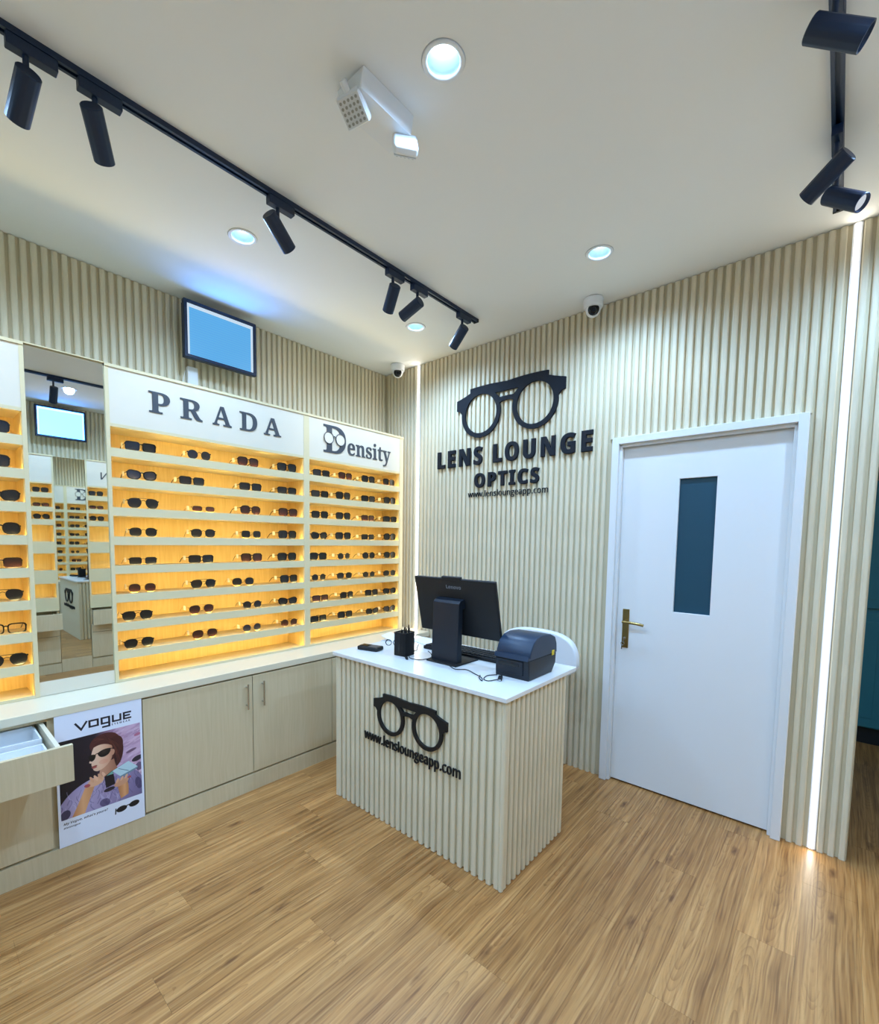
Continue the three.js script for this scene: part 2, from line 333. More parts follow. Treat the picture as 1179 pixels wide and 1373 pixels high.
const NICHES = []; for (let k = 0; k < 9; k++) { const t = NT - NP * k; NICHES.push([t - NO, t]); }
const unitA = displayUnit('wide lit sunglasses display unit with five spaced dark capitals on its header');
fillUnit(unitA, 1.0579, 2.2089, 1.073, 2.1925, NICHES);
const unitB = displayUnit('narrower lit sunglasses display unit at the room corner, header with oversized initial');
fillUnit(unitB, 0.1157, 1.0577, 0.1535, 1.03, NICHES);
const unitC = displayUnit('lit sunglasses display unit with a blank header above the open drawer');
fillUnit(unitC, 2.511, 3.45, 2.527, 3.43, NICHES);
{ // header lettering
  const w = new THREE.Group(); w.name = 'header_lettering'; unitA.add(w); w.position.set(UX - 0.002, 0, 0); w.rotation.y = Math.PI / 2;
  const zs = [[2.014, 1.911], [1.859, 1.741], [1.684, 1.572], [1.521, 1.409], [1.364, 1.244]];
  [...'PRADA'].forEach((ch, i) => mesh('letter', letterBox(ch, serif, -zs[i][0], -zs[i][1], 2.172, 2.282, 0.004), M.grey, w));
  const v = new THREE.Group(); v.name = 'header_lettering'; unitB.add(v); v.position.set(UX - 0.002, 0, 0); v.rotation.y = Math.PI / 2;
  mesh('letter', letterBox('D', serif, -0.912, -0.715, 2.132, 2.326, 0.004), M.grey, v);
  const g = new THREE.Group(); g.position.set(-0.668, 2.148, 0); v.add(g); g.name = 'small_letters'; 
  const tmp = new THREE.Group(); letterLine(tmp, 'ensity', serif, 0.437, 0.114, 0.004, M.grey);
  for (const m of [...tmp.children]) { m.geometry.translate(-0.699, 2.142, 0); v.add(m); } v.remove(g);
  const sp = []; for (const z of [-0.868, -0.766]) { sp.push(new THREE.TorusGeometry(0.041, 0.003, 6, 28).translate(z, 2.235, 0.006)); }
  sp.push(tube([[-0.832, 2.242, 0.006], [-0.82, 2.252, 0.006], [-0.808, 2.242, 0.006]], 0.003, 8)); mesh('spectacles_motif', plain(sp), M.grey, v);
  const disc = plain([-0.868, -0.766].map(z => new THREE.CylinderGeometry(0.039, 0.039, 0.001, 28).rotateX(Math.PI / 2).translate(z, 2.235, 0.0042))); mesh('motif_lens', disc, M.panel, v);
}
// mirror between the units
{
  const t = thing('wall_mirror', 'tall frameless mirror panel between two display units', 'mirror', [0, WT, 2.36]);
  mesh('mirror_glass', bx(0.325, 0.33, 0.069, UTOP - WT - 0.006, -0.1505, 0.1505), M.mirror, t);
  mesh('backing_board', bx(0.005, 0.3245, 0.001, UTOP - WT - 0.004, -0.1505, 0.1505), M.cream, t);
  mesh('base_strip', bx(0.325, 0.334, 0.001, 0.068, -0.1505, 0.1505), M.panel, t, 'white strip below the mirror glass');
  mesh('top_rail', bx(0.005, UX + 0.004, UTOP - WT - 0.004, UTOP - WT + 0.001, -0.1505, 0.1505), M.cream, t);
}

// ---------------------------------------------------------------- base cabinets and worktop
const BX = 0.569;
{
  const w = thing('worktop', 'long cream worktop under the display units', 'worktop', [0, 0.709, 0]);
  mesh('slab', rb(0.002, BX + 0.006, 0, WT - 0.71, 0.02, 3.9, 0.002), M.worktop, w);
  const cab = (label, z0, z1) => { const t = thing('base_cabinet', label, 'cabinet', [0, 0, z0]); const L = z1 - z0;
    mesh('carcass', plain([bx(0.01, BX - 0.02, 0.1, 0.12, 0, L), bx(0.01, BX - 0.02, 0.12, 0.705, 0, 0.018), bx(0.01, BX - 0.02, 0.12, 0.705, L - 0.018, L), bx(0.01, 0.02, 0.12, 0.705, 0.018, L - 0.018), bx(0.02, BX - 0.02, 0.69, 0.705, 0.018, L - 0.018)]), M.veneer, t);
    mesh('plinth', bx(0.01, BX, 0, 0.1, 0, L), M.veneer, t); return t; };
  const handle = (p, z) => { const x = BX + 0.0005; mesh('handle', plain([cyl(0.005, 0.005, 0.15, 10).translate(x + 0.026, 0.586, z), cyl(0.004, 0.004, 0.027, 8).rotateZ(Math.PI / 2).translate(x + 0.013, 0.64, z), cyl(0.004, 0.004, 0.027, 8).rotateZ(Math.PI / 2).translate(x + 0.013, 0.532, z)]), M.chrome, p, 'slim brushed metal bar handle'); };
  const front = (t, a, b, y0 = 0.112, y1 = 0.699) => mesh('door', rb(BX - 0.019, BX, y0, y1, a + 0.0018, b - 0.0018, 0.0015), M.veneer, t);
  const c1 = cab('two door ash base cabinet with bar handles beside the poster', 1.012, 2.158);
  handle(front(c1, 0, 0.57), 1.523 - 1.012); handle(front(c1, 0.57, 1.146), 1.622 - 1.012);
  const c2 = cab('narrow ash base cabinet covered by the fashion poster', 2.158, 2.505); front(c2, 0, 0.34);
  const c0 = cab('ash base cabinet in the corner behind the counter', 0.03, 1.012); front(c0, 0.0, 0.49); front(c0, 0.49, 0.982);
  const c3 = cab('ash base cabinet with its top drawer pulled open', 2.505, 3.25);
  front(c3, 0.014, 0.741, 0.112, 0.548);
  const d = new THREE.Group(); d.name = 'drawer'; c3.add(d);
  const X1 = 0.945; // face of the pulled-out drawer
  mesh('drawer_front', rb(X1 - 0.018, X1, 0.556, 0.702, 0.0, 0.744, 0.0015), M.veneer, d);
  mesh('drawer_side', bx(X1 - 0.52, X1 - 0.018, 0.575, 0.688, 0.03, 0.045), M.worktop, d); mesh('drawer_side', bx(X1 - 0.52, X1 - 0.018, 0.575, 0.688, 0.70, 0.715), M.worktop, d);
  mesh('drawer_bottom', bx(X1 - 0.52, X1 - 0.018, 0.575, 0.585, 0.045, 0.70), M.worktop, d); mesh('drawer_back', bx(X1 - 0.52, X1 - 0.505, 0.585, 0.688, 0.045, 0.70), M.worktop, d);
  // trays in the drawer
  const tray = (label, x0, x1, y1) => { const t = thing('glasses_tray', label, 'tray', [0, 0.586, 2.55], 0, 'white trays in the open drawer');
    mesh('tray_shell', plain([bx(x0, x1, 0, 0.006, 0.012, 0.63), bx(x0, x0 + 0.006, 0.006, y1, 0.012, 0.63), bx(x1 - 0.006, x1, 0.006, y1, 0.012, 0.63), bx(x0 + 0.006, x1 - 0.006, 0.006, y1, 0.012, 0.018), bx(x0 + 0.006, x1 - 0.006, 0.006, y1, 0.624, 0.63)]), M.white, t);
    for (const z of [0.2, 0.41]) mesh('divider', bx(x0 + 0.006, x1 - 0.006, 0.006, y1 - 0.012, z, z + 0.005), M.white, t); return t; };
  tray('white tray in the open drawer, next to the drawer front', 0.72, 0.915, 0.07); tray('white tray in the open drawer, next to the worktop', 0.5, 0.7, 0.085);
}
// poster
{
  const cv = document.createElement('canvas'); cv.width = 640; cv.height = 1152; const c = cv.getContext('2d');
  c.fillStyle = '#e3e8f6'; c.fillRect(0, 0, 640, 1152);
  const poly = (pts, col) => { c.fillStyle = col; c.beginPath(); pts.forEach((p, i) => i ? c.lineTo(...p) : c.moveTo(...p)); c.closePath(); c.fill(); };
  const blob = (x, y, rx, ry, col, rot = 0) => { c.fillStyle = col; c.beginPath(); c.ellipse(x, y, rx, ry, rot, 0, Math.PI * 2); c.fill(); };
  c.fillStyle = '#161320'; c.lineWidth = 15; c.strokeStyle = '#161320';
  const line = (...p) => { c.beginPath(); p.forEach((q, i) => i ? c.lineTo(...q) : c.moveTo(...q)); c.stroke(); };
  line([138, 95], [180, 160], [222, 95]); c.strokeRect(240, 102, 60, 52); c.strokeRect(328, 102, 56, 50); line([384, 100], [384, 184], [330, 184]); line([412, 95], [412, 154], [470, 154], [470, 95]); line([555, 100], [497, 100], [497, 154], [555, 154]); line([500, 127], [545, 127]);
  c.font = 'bold 24px sans-serif'; c.fillStyle = '#2a2838'; c.fillText('E Y E W E A R', 400, 188);
  c.save(); c.beginPath(); c.rect(18, 225, 604, 690); c.clip();
  const rad = (x, y, r, stops) => { const g = c.createRadialGradient(x, y, 0, x, y, r); stops.forEach(([t, k]) => g.addColorStop(t, k)); return g; };
  const lin = (x0, y0, x1, y1, stops) => { const g = c.createLinearGradient(x0, y0, x1, y1); stops.forEach(([t, k]) => g.addColorStop(t, k)); return g; };
  c.fillStyle = lin(18, 0, 622, 0, [[0, '#14101a'], [0.42, '#231a26'], [0.55, '#7e6078'], [0.7, '#b795b2'], [1, '#c9aac6']]); c.fillRect(18, 225, 604, 690);
  for (let i = 0; i < 150; i++) { const x = R(370, 640), y = R(225, 760), r = R(18, 60); blob(x, y, r, r * R(0.12, 0.3), ['rgba(222,196,214,0.35)', 'rgba(150,110,140,0.3)', 'rgba(205,170,196,0.35)', 'rgba(120,84,112,0.25)', 'rgba(230,212,224,0.3)'][i % 5], -0.35 + R(-0.15, 0.15)); }
  blob(592, 560, 46, 24, 'rgba(30,24,34,0.9)', -0.3); blob(545, 470, 44, 12, 'rgba(90,62,86,0.8)', -0.3); blob(600, 330, 30, 14, 'rgba(176,92,120,0.8)', -0.2); blob(606, 640, 30, 40, 'rgba(80,62,92,0.8)');
  // hair gathered behind the head
  blob(430, 450, 52, 130, '#3a1a1c', 0.12); blob(345, 330, 112, 88, '#522524', -0.1); blob(420, 380, 62, 90, '#47201f', 0.2);
  for (let i = 0; i < 70; i++) { c.strokeStyle = ['rgba(120,60,48,0.35)', 'rgba(40,16,18,0.45)', 'rgba(96,44,38,0.4)'][i % 3]; c.lineWidth = R(1.5, 4); const a = R(0, 1); c.beginPath(); c.moveTo(260 + 90 * a, 300 + R(-40, 10)); c.quadraticCurveTo(400 + R(-20, 30), 270 + 60 * a, 430 + R(-30, 40), 380 + R(0, 180)); c.stroke(); }
  // neck, face
  c.fillStyle = lin(280, 0, 450, 0, [[0, '#d3a186'], [0.5, '#b98468'], [1, '#8d5b48']]); c.beginPath(); c.moveTo(300, 520); c.lineTo(410, 500); c.quadraticCurveTo(420, 600, 470, 640); c.lineTo(270, 650); c.quadraticCurveTo(310, 600, 300, 520); c.fill();
  c.fillStyle = lin(230, 0, 410, 0, [[0, '#eac6ad'], [0.45, '#e5ba9c'], [0.8, '#cf9b7e'], [1, '#a9735a']]);
  c.beginPath(); c.moveTo(262, 350); c.quadraticCurveTo(240, 400, 244, 430); c.lineTo(226, 474); c.quadraticCurveTo(228, 484, 244, 486); c.quadraticCurveTo(238, 504, 246, 512); c.quadraticCurveTo(238, 524, 252, 532); c.quadraticCurveTo(250, 562, 284, 572); c.quadraticCurveTo(350, 566, 392, 490); c.quadraticCurveTo(410, 430, 396, 370); c.quadraticCurveTo(330, 318, 262, 350); c.fill();
  blob(402, 436, 14, 27, '#c48d70', 0.15); blob(330, 498, 34, 22, 'rgba(214,130,108,0.3)');
  c.fillStyle = '#4a2120'; c.beginPath(); c.moveTo(254, 352); c.quadraticCurveTo(310, 296, 398, 362); c.lineTo(412, 420); c.quadraticCurveTo(400, 350, 345, 300); c.quadraticCurveTo(270, 290, 250, 380); c.fill();
  // sunglasses and lips
  c.fillStyle = rad(335, 405, 60, [[0, '#3a2c28'], [0.6, '#171110'], [1, '#0c0909']]); c.beginPath(); c.moveTo(288, 410); c.quadraticCurveTo(330, 376, 388, 392); c.quadraticCurveTo(386, 450, 336, 456); c.quadraticCurveTo(296, 456, 288, 410); c.fill();
  c.fillStyle = '#14100f'; c.beginPath(); c.moveTo(276, 418); c.quadraticCurveTo(246, 402, 222, 414); c.quadraticCurveTo(222, 466, 248, 470); c.quadraticCurveTo(274, 462, 276, 418); c.fill();
  c.strokeStyle = '#1d1614'; c.lineWidth = 7; line([386, 396], [414, 402]); line([272, 414], [292, 410]);
  blob(262, 520, 22, 7, '#8f3f3e', -0.12); blob(263, 531, 18, 7, '#b65a55', -0.08);
  // blouse with folds
  c.fillStyle = lin(18, 640, 622, 900, [[0, '#8d80a8'], [0.3, '#b4a7cb'], [0.6, '#988bb4'], [1, '#6e6288']]); c.beginPath(); c.moveTo(18, 780); c.quadraticCurveTo(90, 660, 250, 622); c.lineTo(330, 640); c.lineTo(470, 600); c.quadraticCurveTo(580, 640, 622, 740); c.lineTo(622, 915); c.lineTo(18, 915); c.fill();
  for (let i = 0; i < 90; i++) { c.strokeStyle = ['rgba(84,74,112,0.4)', 'rgba(206,196,226,0.4)', 'rgba(60,52,84,0.35)'][i % 3]; c.lineWidth = R(2, 9); const x = R(20, 610), y = R(660, 860); c.beginPath(); c.moveTo(x, y); c.quadraticCurveTo(x + R(-24, 24), y + 25, x + R(-40, 40), y + R(40, 90)); c.stroke(); }
  blob(48, 876, 34, 44, 'rgba(44,38,62,0.8)', 0.4); blob(596, 800, 26, 60, 'rgba(60,52,84,0.7)', -0.2); blob(330, 880, 40, 36, 'rgba(56,48,86,0.6)', 0.5);
  // forearms and hands
  c.fillStyle = lin(90, 0, 255, 0, [[0, '#b87c4e'], [0.5, '#e2ab7c'], [1, '#c98f62']]); c.beginPath(); c.moveTo(188, 690); c.quadraticCurveTo(150, 790, 92, 915); c.lineTo(182, 915); c.quadraticCurveTo(220, 800, 262, 690); c.fill();
  c.fillStyle = lin(430, 0, 520, 0, [[0, '#b9794a'], [0.6, '#dda271'], [1, '#b67a4e']]); c.beginPath(); c.moveTo(430, 770); c.quadraticCurveTo(440, 840, 452, 895); c.lineTo(512, 872); c.quadraticCurveTo(520, 800, 508, 752); c.fill();
  blob(268, 662, 62, 38, '#deae8c', -0.2); for (let i = 0; i < 4; i++) { blob(240 + i * 30, 634 - i * 4, 11, 32, i % 2 ? '#e6b999' : '#d8a583', -0.4); } blob(206, 676, 22, 15, '#b0525a', 0.2); blob(346, 640, 16, 12, '#c98d6e');
  poly([[332, 642], [398, 604], [412, 738], [342, 752]], '#1d1820'); poly([[392, 612], [520, 562], [594, 640], [452, 682]], '#b9d5dc'); poly([[452, 682], [594, 640], [590, 656], [456, 700]], '#6d8a98'); poly([[346, 640], [394, 610], [402, 640]], '#6fa79c'); c.strokeStyle = '#35505e'; c.lineWidth = 4; line([440, 606], [520, 655]);
  blob(460, 742, 58, 30, '#d09876', -0.25); for (let i = 0; i < 3; i++) blob(430 + i * 34, 716 - i * 8, 10, 22, '#dcaa88', 0.5); blob(524, 716, 15, 11, '#b0525a'); blob(366, 772, 42, 18, 'rgba(26,20,30,0.9)', -0.1);
  c.restore();
  c.fillStyle = '#181820'; c.font = 'italic bold 27px sans-serif'; c.fillText('My Vogue, what\u2019s yours?', 30, 962); c.font = 'italic bold 22px sans-serif'; c.fillText('#letsvogue', 30, 996);
  blob(455, 995, 42, 27, '#121217', -0.1); blob(555, 985, 42, 27, '#121217', -0.1); c.strokeStyle = '#121217'; c.lineWidth = 9; line([410, 975], [405, 1030]); line([490, 982], [520, 978]);
  const tx = new THREE.CanvasTexture(cv); tx.colorSpace = THREE.SRGBColorSpace; tx.anisotropy = 8;
  const t = thing('poster', 'white fashion poster of woman in sunglasses hung on cabinet front', 'poster', [0.571, 0.1, 2.332], Math.PI / 2);
  mesh('sheet', bx(-0.17, 0.17, 0, 0.609, 0, 0.002), M.paper, t);
  mesh('print', new THREE.PlaneGeometry(0.34, 0.609).translate(0, 0.3045, 0.0025), new THREE.MeshStandardMaterial({ map: tx, roughness: 0.5 }), t);
}

// ---------------------------------------------------------------- counter
const CT = 0.862, KX0 = 0.9606, KX1 = 2.1438, KZ1 = 1.2956, KZ0 = 0.62;
{
  const t = thing('reception_counter', 'slatted cream reception counter with a pale blue-white top', 'counter', [0, 0, 0]);
  const X0 = 0.975, X1 = 2.1315, Z1 = 1.28, Z0 = 0.70;
  mesh('body_panel', plain([bx(X0 + SD, X1 - SD, 0.005, 0.84, Z1 - SD - 0.02, Z1 - SD), bx(X1 - SD - 0.02, X1 - SD, 0.005, 0.84, Z0, Z1 - SD - 0.02), bx(X0 + SD, X0 + SD + 0.02, 0.005, 0.84, Z0, Z1 - SD - 0.02), bx(X0 + SD + 0.02, X1 - SD - 0.02, 0.4, 0.42, Z0 + 0.05, Z1 - SD - 0.02)]), M.slatBase, t);
  for (let k = 0; k < 28; k++) slat(t, X0 + 0.0245 + k * 0.0408, 0.002, Z1, 0.838);
  for (let k = 0; k < 14; k++) { slat(t, X1, 0.002, Z0 + 0.02 + k * 0.0408, 0.838, Math.PI / 2); slat(t, X0, 0.002, Z0 + 0.02 + k * 0.0408, 0.838, -Math.PI / 2); }
  for (const x of [X0 + 0.008, X1 - 0.008]) mesh('corner_post', cyl(0.0115, 0.0115, 0.838, 12).translate(x, 0.421, Z1 - 0.008), M.slat, t);
  mesh('top', rb(KX0, KX1, 0.8405, CT, KZ0, KZ1, 0.003, 2), M.counterTop, t, 'pale blue-white laminate top');
  const e = mesh('spectacles_emblem', emblem(0.02), M.black, t); e.scale.set(0.562, 0.562, 0.6); e.position.set(1.571, 0.598, Z1 + 0.001);
  const l = new THREE.Group(); l.name = 'web_address'; t.add(l); l.position.set(1.234, 0.427, Z1 + 0.001); letterLine(l, 'www.lensloungeapp.com', sans, 0.668, 0.05, 0.006, M.black, { bevel: 0.0008 });
}

// ---------------------------------------------------------------- things on the counter
{ // all-in-one computer seen from behind
  const t = thing('desktop_computer', 'black all-in-one computer seen from behind on the counter', 'computer', [1.6, CT, 0.97]);
  const s = mesh('screen_housing', rb(-0.275, 0.275, 0, 0.318, -0.016, 0.004, 0.006, 2), M.black, t); s.position.set(0, 0.138, -0.045); s.rotation.x = 0.22;
  mesh('webcam', rb(-0.07, 0.06, 0.31, 0.329, -0.012, 0.008, 0.004, 2), M.black, s);
  mesh('screen_glass', bx(-0.268, 0.268, 0.012, 0.31, -0.0175, -0.0162), M.blackGloss, s);
  const lg = new THREE.Group(); letterLine(lg, 'Lenovo', sansB, 0.1, 0.02, 0.001, std('#6a7078', 0.5)); for (const m of [...lg.children]) { m.geometry.translate(-0.045, 0.262, 0.0038); s.add(m); }
  const p = new THREE.Shape(); p.moveTo(0.02, 0.006); p.lineTo(0.056, 0.006); p.lineTo(0.046, 0.318); p.lineTo(0.036, 0.33); p.lineTo(-0.02, 0.345); p.lineTo(-0.02, 0.3); p.lineTo(0.018, 0.29); p.closePath();
  const g = new THREE.ExtrudeGeometry(p, { depth: 0.172, bevelEnabled: true, bevelSize: 0.003, bevelThickness: 0.003, bevelSegments: 2 }); g.rotateY(-Math.PI / 2); g.translate(0.066, 0, 0);
  mesh('stand_column', g, M.navyDark, t); mesh('stand_foot', rb(-0.11, 0.095, 0, 0.008, -0.1, 0.1, 0.003), M.black, t);
}
{
  const t = thing('keyboard', 'black keyboard lying behind the computer stand', 'keyboard', [1.545, CT, 0.79], 0.03);
  mesh('case', rb(-0.26, 0.26, 0, 0.02, -0.075, 0.075, 0.005, 2), M.black, t);
  for (let r = 0; r < 5; r++) for (let k = 0; k < 17; k++) mesh('key', bx(-0.25 + k * 0.0295, -0.25 + k * 0.0295 + 0.024, 0.02, 0.026, -0.065 + r * 0.027, -0.065 + r * 0.027 + 0.022), M.blackMatte, t);
}
{ // label printer
  const t = thing('label_printer', 'dark navy label printer on the counter with a yellow latch', 'printer', [2.0, CT, 0.9]);
  const p = new THREE.Shape(); const up = [[0.118, 0.1], [0.112, 0.125], [0.09, 0.165], [0.055, 0.188], [0.0, 0.196], [-0.08, 0.19], [-0.125, 0.172], [-0.142, 0.14], [-0.146, 0.1]];
  p.moveTo(0.134, 0.1); p.lineTo(0.13, 0.112); for (const q of up) p.lineTo(...q); p.closePath();
  const ex = (sh, w) => { const g = new THREE.ExtrudeGeometry(sh, { depth: w, bevelEnabled: true, bevelSize: 0.005, bevelThickness: 0.005, bevelSegments: 3 }); g.rotateY(-Math.PI / 2); g.translate(w / 2, 0, 0); return toCreasedNormals(g, 0.7); };
  mesh('lid', ex(p, 0.178), M.navy, t);
  const b = new THREE.Shape(); b.moveTo(0.118, 0.005); b.lineTo(0.122, 0.09); b.lineTo(-0.14, 0.09); b.lineTo(-0.136, 0.045); b.lineTo(-0.1, 0.005); b.closePath();
  mesh('base', ex(b, 0.176), M.navyDark, t);
  const slot = mesh('front_panel', rb(-0.088, 0.062, 0.02, 0.088, 0.12, 0.131, 0.003), M.navyDark, t); mesh('label_slot', bx(-0.07, 0.04, 0.06, 0.072, 0.1305, 0.1325), M.blackGloss, slot);
  mesh('latch', rb(0.0925, 0.097, 0.086, 0.112, -0.118, -0.095, 0.002), M.yellow, t, 'yellow latch'); mesh('latch', rb(-0.097, -0.0925, 0.086, 0.112, -0.118, -0.095, 0.002), M.yellow, t, 'yellow latch');
}
{ // mesh pen holder with pens
  const t = thing('pen_holder', 'black wire mesh pen holder full of pens beside the computer', 'pen holder', [1.315, CT, 1.062], 0.12);
  const w = 0.04, h = 0.13, bars = [];
  for (let i = 0; i <= 20; i++) { const q = -w + 2 * w * i / 20; for (const s of [-1, 1]) { bars.push(bx(q - 0.0008, q + 0.0008, 0.003, h, s * w - 0.0008, s * w + 0.0008)); bars.push(bx(s * w - 0.0008, s * w + 0.0008, 0.003, h, q - 0.0008, q + 0.0008)); } }
  for (let j = 0; j <= 30; j++) { const y = 0.004 + j * (h - 0.006) / 30; for (const s of [-1, 1]) { bars.push(bx(-w, w, y - 0.0007, y + 0.0007, s * w - 0.0007, s * w + 0.0007)); bars.push(bx(s * w - 0.0007, s * w + 0.0007, y - 0.0007, y + 0.0007, -w, w)); } }
  mesh('wire_mesh', plain(bars), M.black, t);
  mesh('rim', plain([rb(-w - 0.002, w + 0.002, h - 0.003, h + 0.003, w - 0.002, w + 0.003, 0.001), rb(-w - 0.002, w + 0.002, h - 0.003, h + 0.003, -w - 0.003, -w + 0.002, 0.001), rb(w - 0.002, w + 0.003, h - 0.003, h + 0.003, -w, w, 0.001), rb(-w - 0.003, -w + 0.002, h - 0.003, h + 0.003, -w, w, 0.001)]), M.black, t);
  mesh('bottom', bx(-w, w, 0, 0.003, -w, w), M.black, t); mesh('partition', bx(-0.001, 0.001, 0.003, h - 0.01, -w, w), M.black, t);
  const pens = [[0.008, 0.01, 0.158], [0.017, -0.008, 0.172], [0.026, 0.018, 0.156], [0.01, -0.022, 0.15], [-0.018, 0.012, 0.142], [0.017, 0.024, 0.162]];
  pens.forEach(([x, z, l], i) => { const q = thing('pen', `${['black pen against partition of the mesh pen holder','tallest black pen in the mesh pen holder','black pen in the front corner of the mesh pen holder','black pen at the back of the mesh pen holder','black pen alone in left half of mesh pen holder','black pen behind the corner of the mesh pen holder'][i]}`, 'pen', [1.315 + x, CT + 0.0035, 1.062 + z], 0, 'pens in the mesh holder');
    mesh('barrel', cyl(0.0045, 0.0045, l - 0.02, 8).translate(0, (l - 0.02) / 2, 0), M.blackMatte, q); mesh('cap', cyl(0.0025, 0.0045, 0.02, 8).translate(0, l - 0.01, 0), M.blackGloss, q); q.rotation.z = -0.05; });
}
{
  const t = thing('card_terminal', 'flat black handheld device lying at the end of the counter', 'device', [1.085, CT, 1.115], 0.25);
  mesh('body', rb(-0.07, 0.07, 0, 0.024, -0.038, 0.038, 0.008, 2), M.black, t); mesh('screen', bx(0.0, 0.058, 0.0235, 0.0246, -0.026, 0.026), M.grey, t);
  for (let i = 0; i < 4; i++) for (let j = 0; j < 3; j++) mesh('key', bx(-0.062 + i * 0.015, -0.05 + i * 0.015, 0.0235, 0.0258, -0.024 + j * 0.017, -0.011 + j * 0.017), M.blackGloss, t);
  const papers = [['white open paper leaflet behind the flat black device', 1.02, 0.83, 0.3], ['white paper sheet behind the mesh pen holder', 1.15, 0.72, -0.2]];
  papers.forEach(([label, x, z, a], i) => { const q = thing('paper_leaflet', label, 'paper', [x, CT, z], a); mesh('sheet', bx(-0.09, 0.09, 0, 0.003, -0.06, 0.06), M.paper, q); if (!i) { const f = mesh('raised_leaf', bx(-0.09, 0.0, -0.001, 0.001, -0.06, 0.06), M.paper, q); f.rotation.z = -0.35; f.position.y = 0.005; f.position.x = -0.0; } });
  const sp = thing('reading_glasses', 'small dark spectacles lying beside the white leaflet', 'spectacles', [1.1, CT + 0.001, 0.95], 0.6);
  for (const s of [-1, 1]) mesh('rim', new THREE.TorusGeometry(0.018, 0.0022, 6, 20).translate(s * 0.024, 0.018, 0), M.gun, sp); mesh('temple', plain([bx(-0.046, -0.043, 0.016, 0.02, -0.06, 0), bx(0.043, 0.046, 0.016, 0.02, -0.06, 0)]), M.gun, sp);
}
{ // cables
  const y = CT + 0.003;
  const cable = (label, pts, r = 0.0022) => { const o = mesh('cable', tube(pts, r, 60, 6), M.black, scene); o.name = numbered('cable'); o.userData = { label, category: 'cable', group: 'loose cables on the counter' }; };
  cable('thin black cable curling from computer foot towards the label printer', [[1.66, y, 1.075], [1.72, y, 1.1], [1.76, y, 1.07], [1.84, y, 1.1], [1.9, y, 1.13], [1.93, y, 1.17], [1.9, y + 0.004, 1.15], [1.87, y, 1.1]]);
  cable('black cable leaving the label printer with a plug end', [[1.925, y, 1.035], [1.9, y, 1.08], [1.92, y, 1.14], [1.95, y, 1.15], [1.97, y, 1.1]]);
  cable('black cable looping between pen holder and computer foot', [[1.36, y, 1.07], [1.4, y, 1.1], [1.46, y, 1.09], [1.475, y, 1.02], [1.42, y, 0.95], [1.36, y, 0.91]]);
  cable('thin black cable lying behind the pen holder', [[1.2, y, 0.93], [1.25, y, 0.98], [1.3, y, 0.95], [1.26, y, 0.9], [1.2, y, 0.82]]);
  const u = thing('plug', 'black cable plug lying in front of the label printer', 'plug', [1.975, CT, 1.085], 0.5); mesh('body', rb(-0.01, 0.01, 0, 0.014, -0.026, 0.026, 0.004, 2), M.black, u); mesh('pins', bx(-0.006, 0.006, 0.004, 0.01, 0.026, 0.036), M.chrome, u);
  const v = thing('usb_stick', 'small black plug lying in front of the pen holder', 'plug', [1.385, CT, 1.115], 0.9); mesh('body', rb(-0.007, 0.007, 0, 0.01, -0.022, 0.022, 0.003, 2), M.black, v); mesh('connector', bx(-0.005, 0.005, 0.003, 0.008, 0.022, 0.034), M.gun, v);
}
{ // chair behind the counter
  const t = thing('swivel_chair', 'white rounded-back chair behind the counter', 'chair', [1.7, 0, 0.42]);
  const p = new THREE.Shape(); const w = 0.268; p.moveTo(-w, 0.07); p.bezierCurveTo(-w, 0.2, -0.2, 0.24, 0, 0.24); p.bezierCurveTo(0.2, 0.24, w, 0.2, w, 0.07); p.bezierCurveTo(w, 0.02, 0.22, -0.02, 0.12, -0.02); p.lineTo(0.05, -0.02); p.lineTo(0.05, -0.24); p.lineTo(-0.05, -0.24); p.lineTo(-0.05, -0.02); p.lineTo(-0.12, -0.02); p.bezierCurveTo(-0.22, -0.02, -w, 0.02, -w, 0.07);
  const g = new THREE.ExtrudeGeometry(p, { depth: 0.03, bevelEnabled: true, bevelSize: 0.012, bevelThickness: 0.012, bevelSegments: 3, curveSegments: 20 }); g.translate(0, 0.7, -0.21);
  mesh('backrest', g, M.whitePlastic, t); mesh('seat', rb(-0.2, 0.2, 0.44, 0.5, -0.17, 0.22, 0.025, 3), M.whitePlastic, t); mesh('post', cyl(0.025, 0.03, 0.36, 16).translate(0, 0.26, 0), M.chrome, t);
  for (let i = 0; i < 5; i++) { const a = i * Math.PI * 2 / 5; const l = mesh('leg', rb(0, 0.24, 0.06, 0.09, -0.018, 0.018, 0.006, 1), M.chrome, t); l.rotation.y = a; mesh('castor', cyl(0.028, 0.028, 0.02, 14).rotateX(Math.PI / 2).translate(0.225, 0.03, 0), M.black, l); }
}

// ---------------------------------------------------------------- sunglasses
// local frame: faces +z, width along x, feet at y = 0; lens outline from a closed curve
const shapes = {
  rect: { w: 0.054, h: 0.036, n: 4.5, drop: 0.05, tilt: 0 }, square: { w: 0.052, h: 0.043, n: 3.6, drop: 0.12, tilt: 0 },
  round: { w: 0.047, h: 0.044, n: 2.1, drop: 0, tilt: 0 }, aviator: { w: 0.056, h: 0.047, n: 2.7, drop: 0.3, tilt: 0.1 },
  cat: { w: 0.055, h: 0.04, n: 2.8, drop: 0.22, tilt: -0.16 }, slim: { w: 0.051, h: 0.029, n: 3.4, drop: 0.06, tilt: 0 }, hexagon: { w: 0.052, h: 0.044, n: 2.6, drop: 0.08, tilt: 0.04 },
};
const words = { rect: 'rectangular', square: 'square', round: 'round', aviator: 'aviator', cat: 'cat-eye', slim: 'narrow', hexagon: 'panto' };
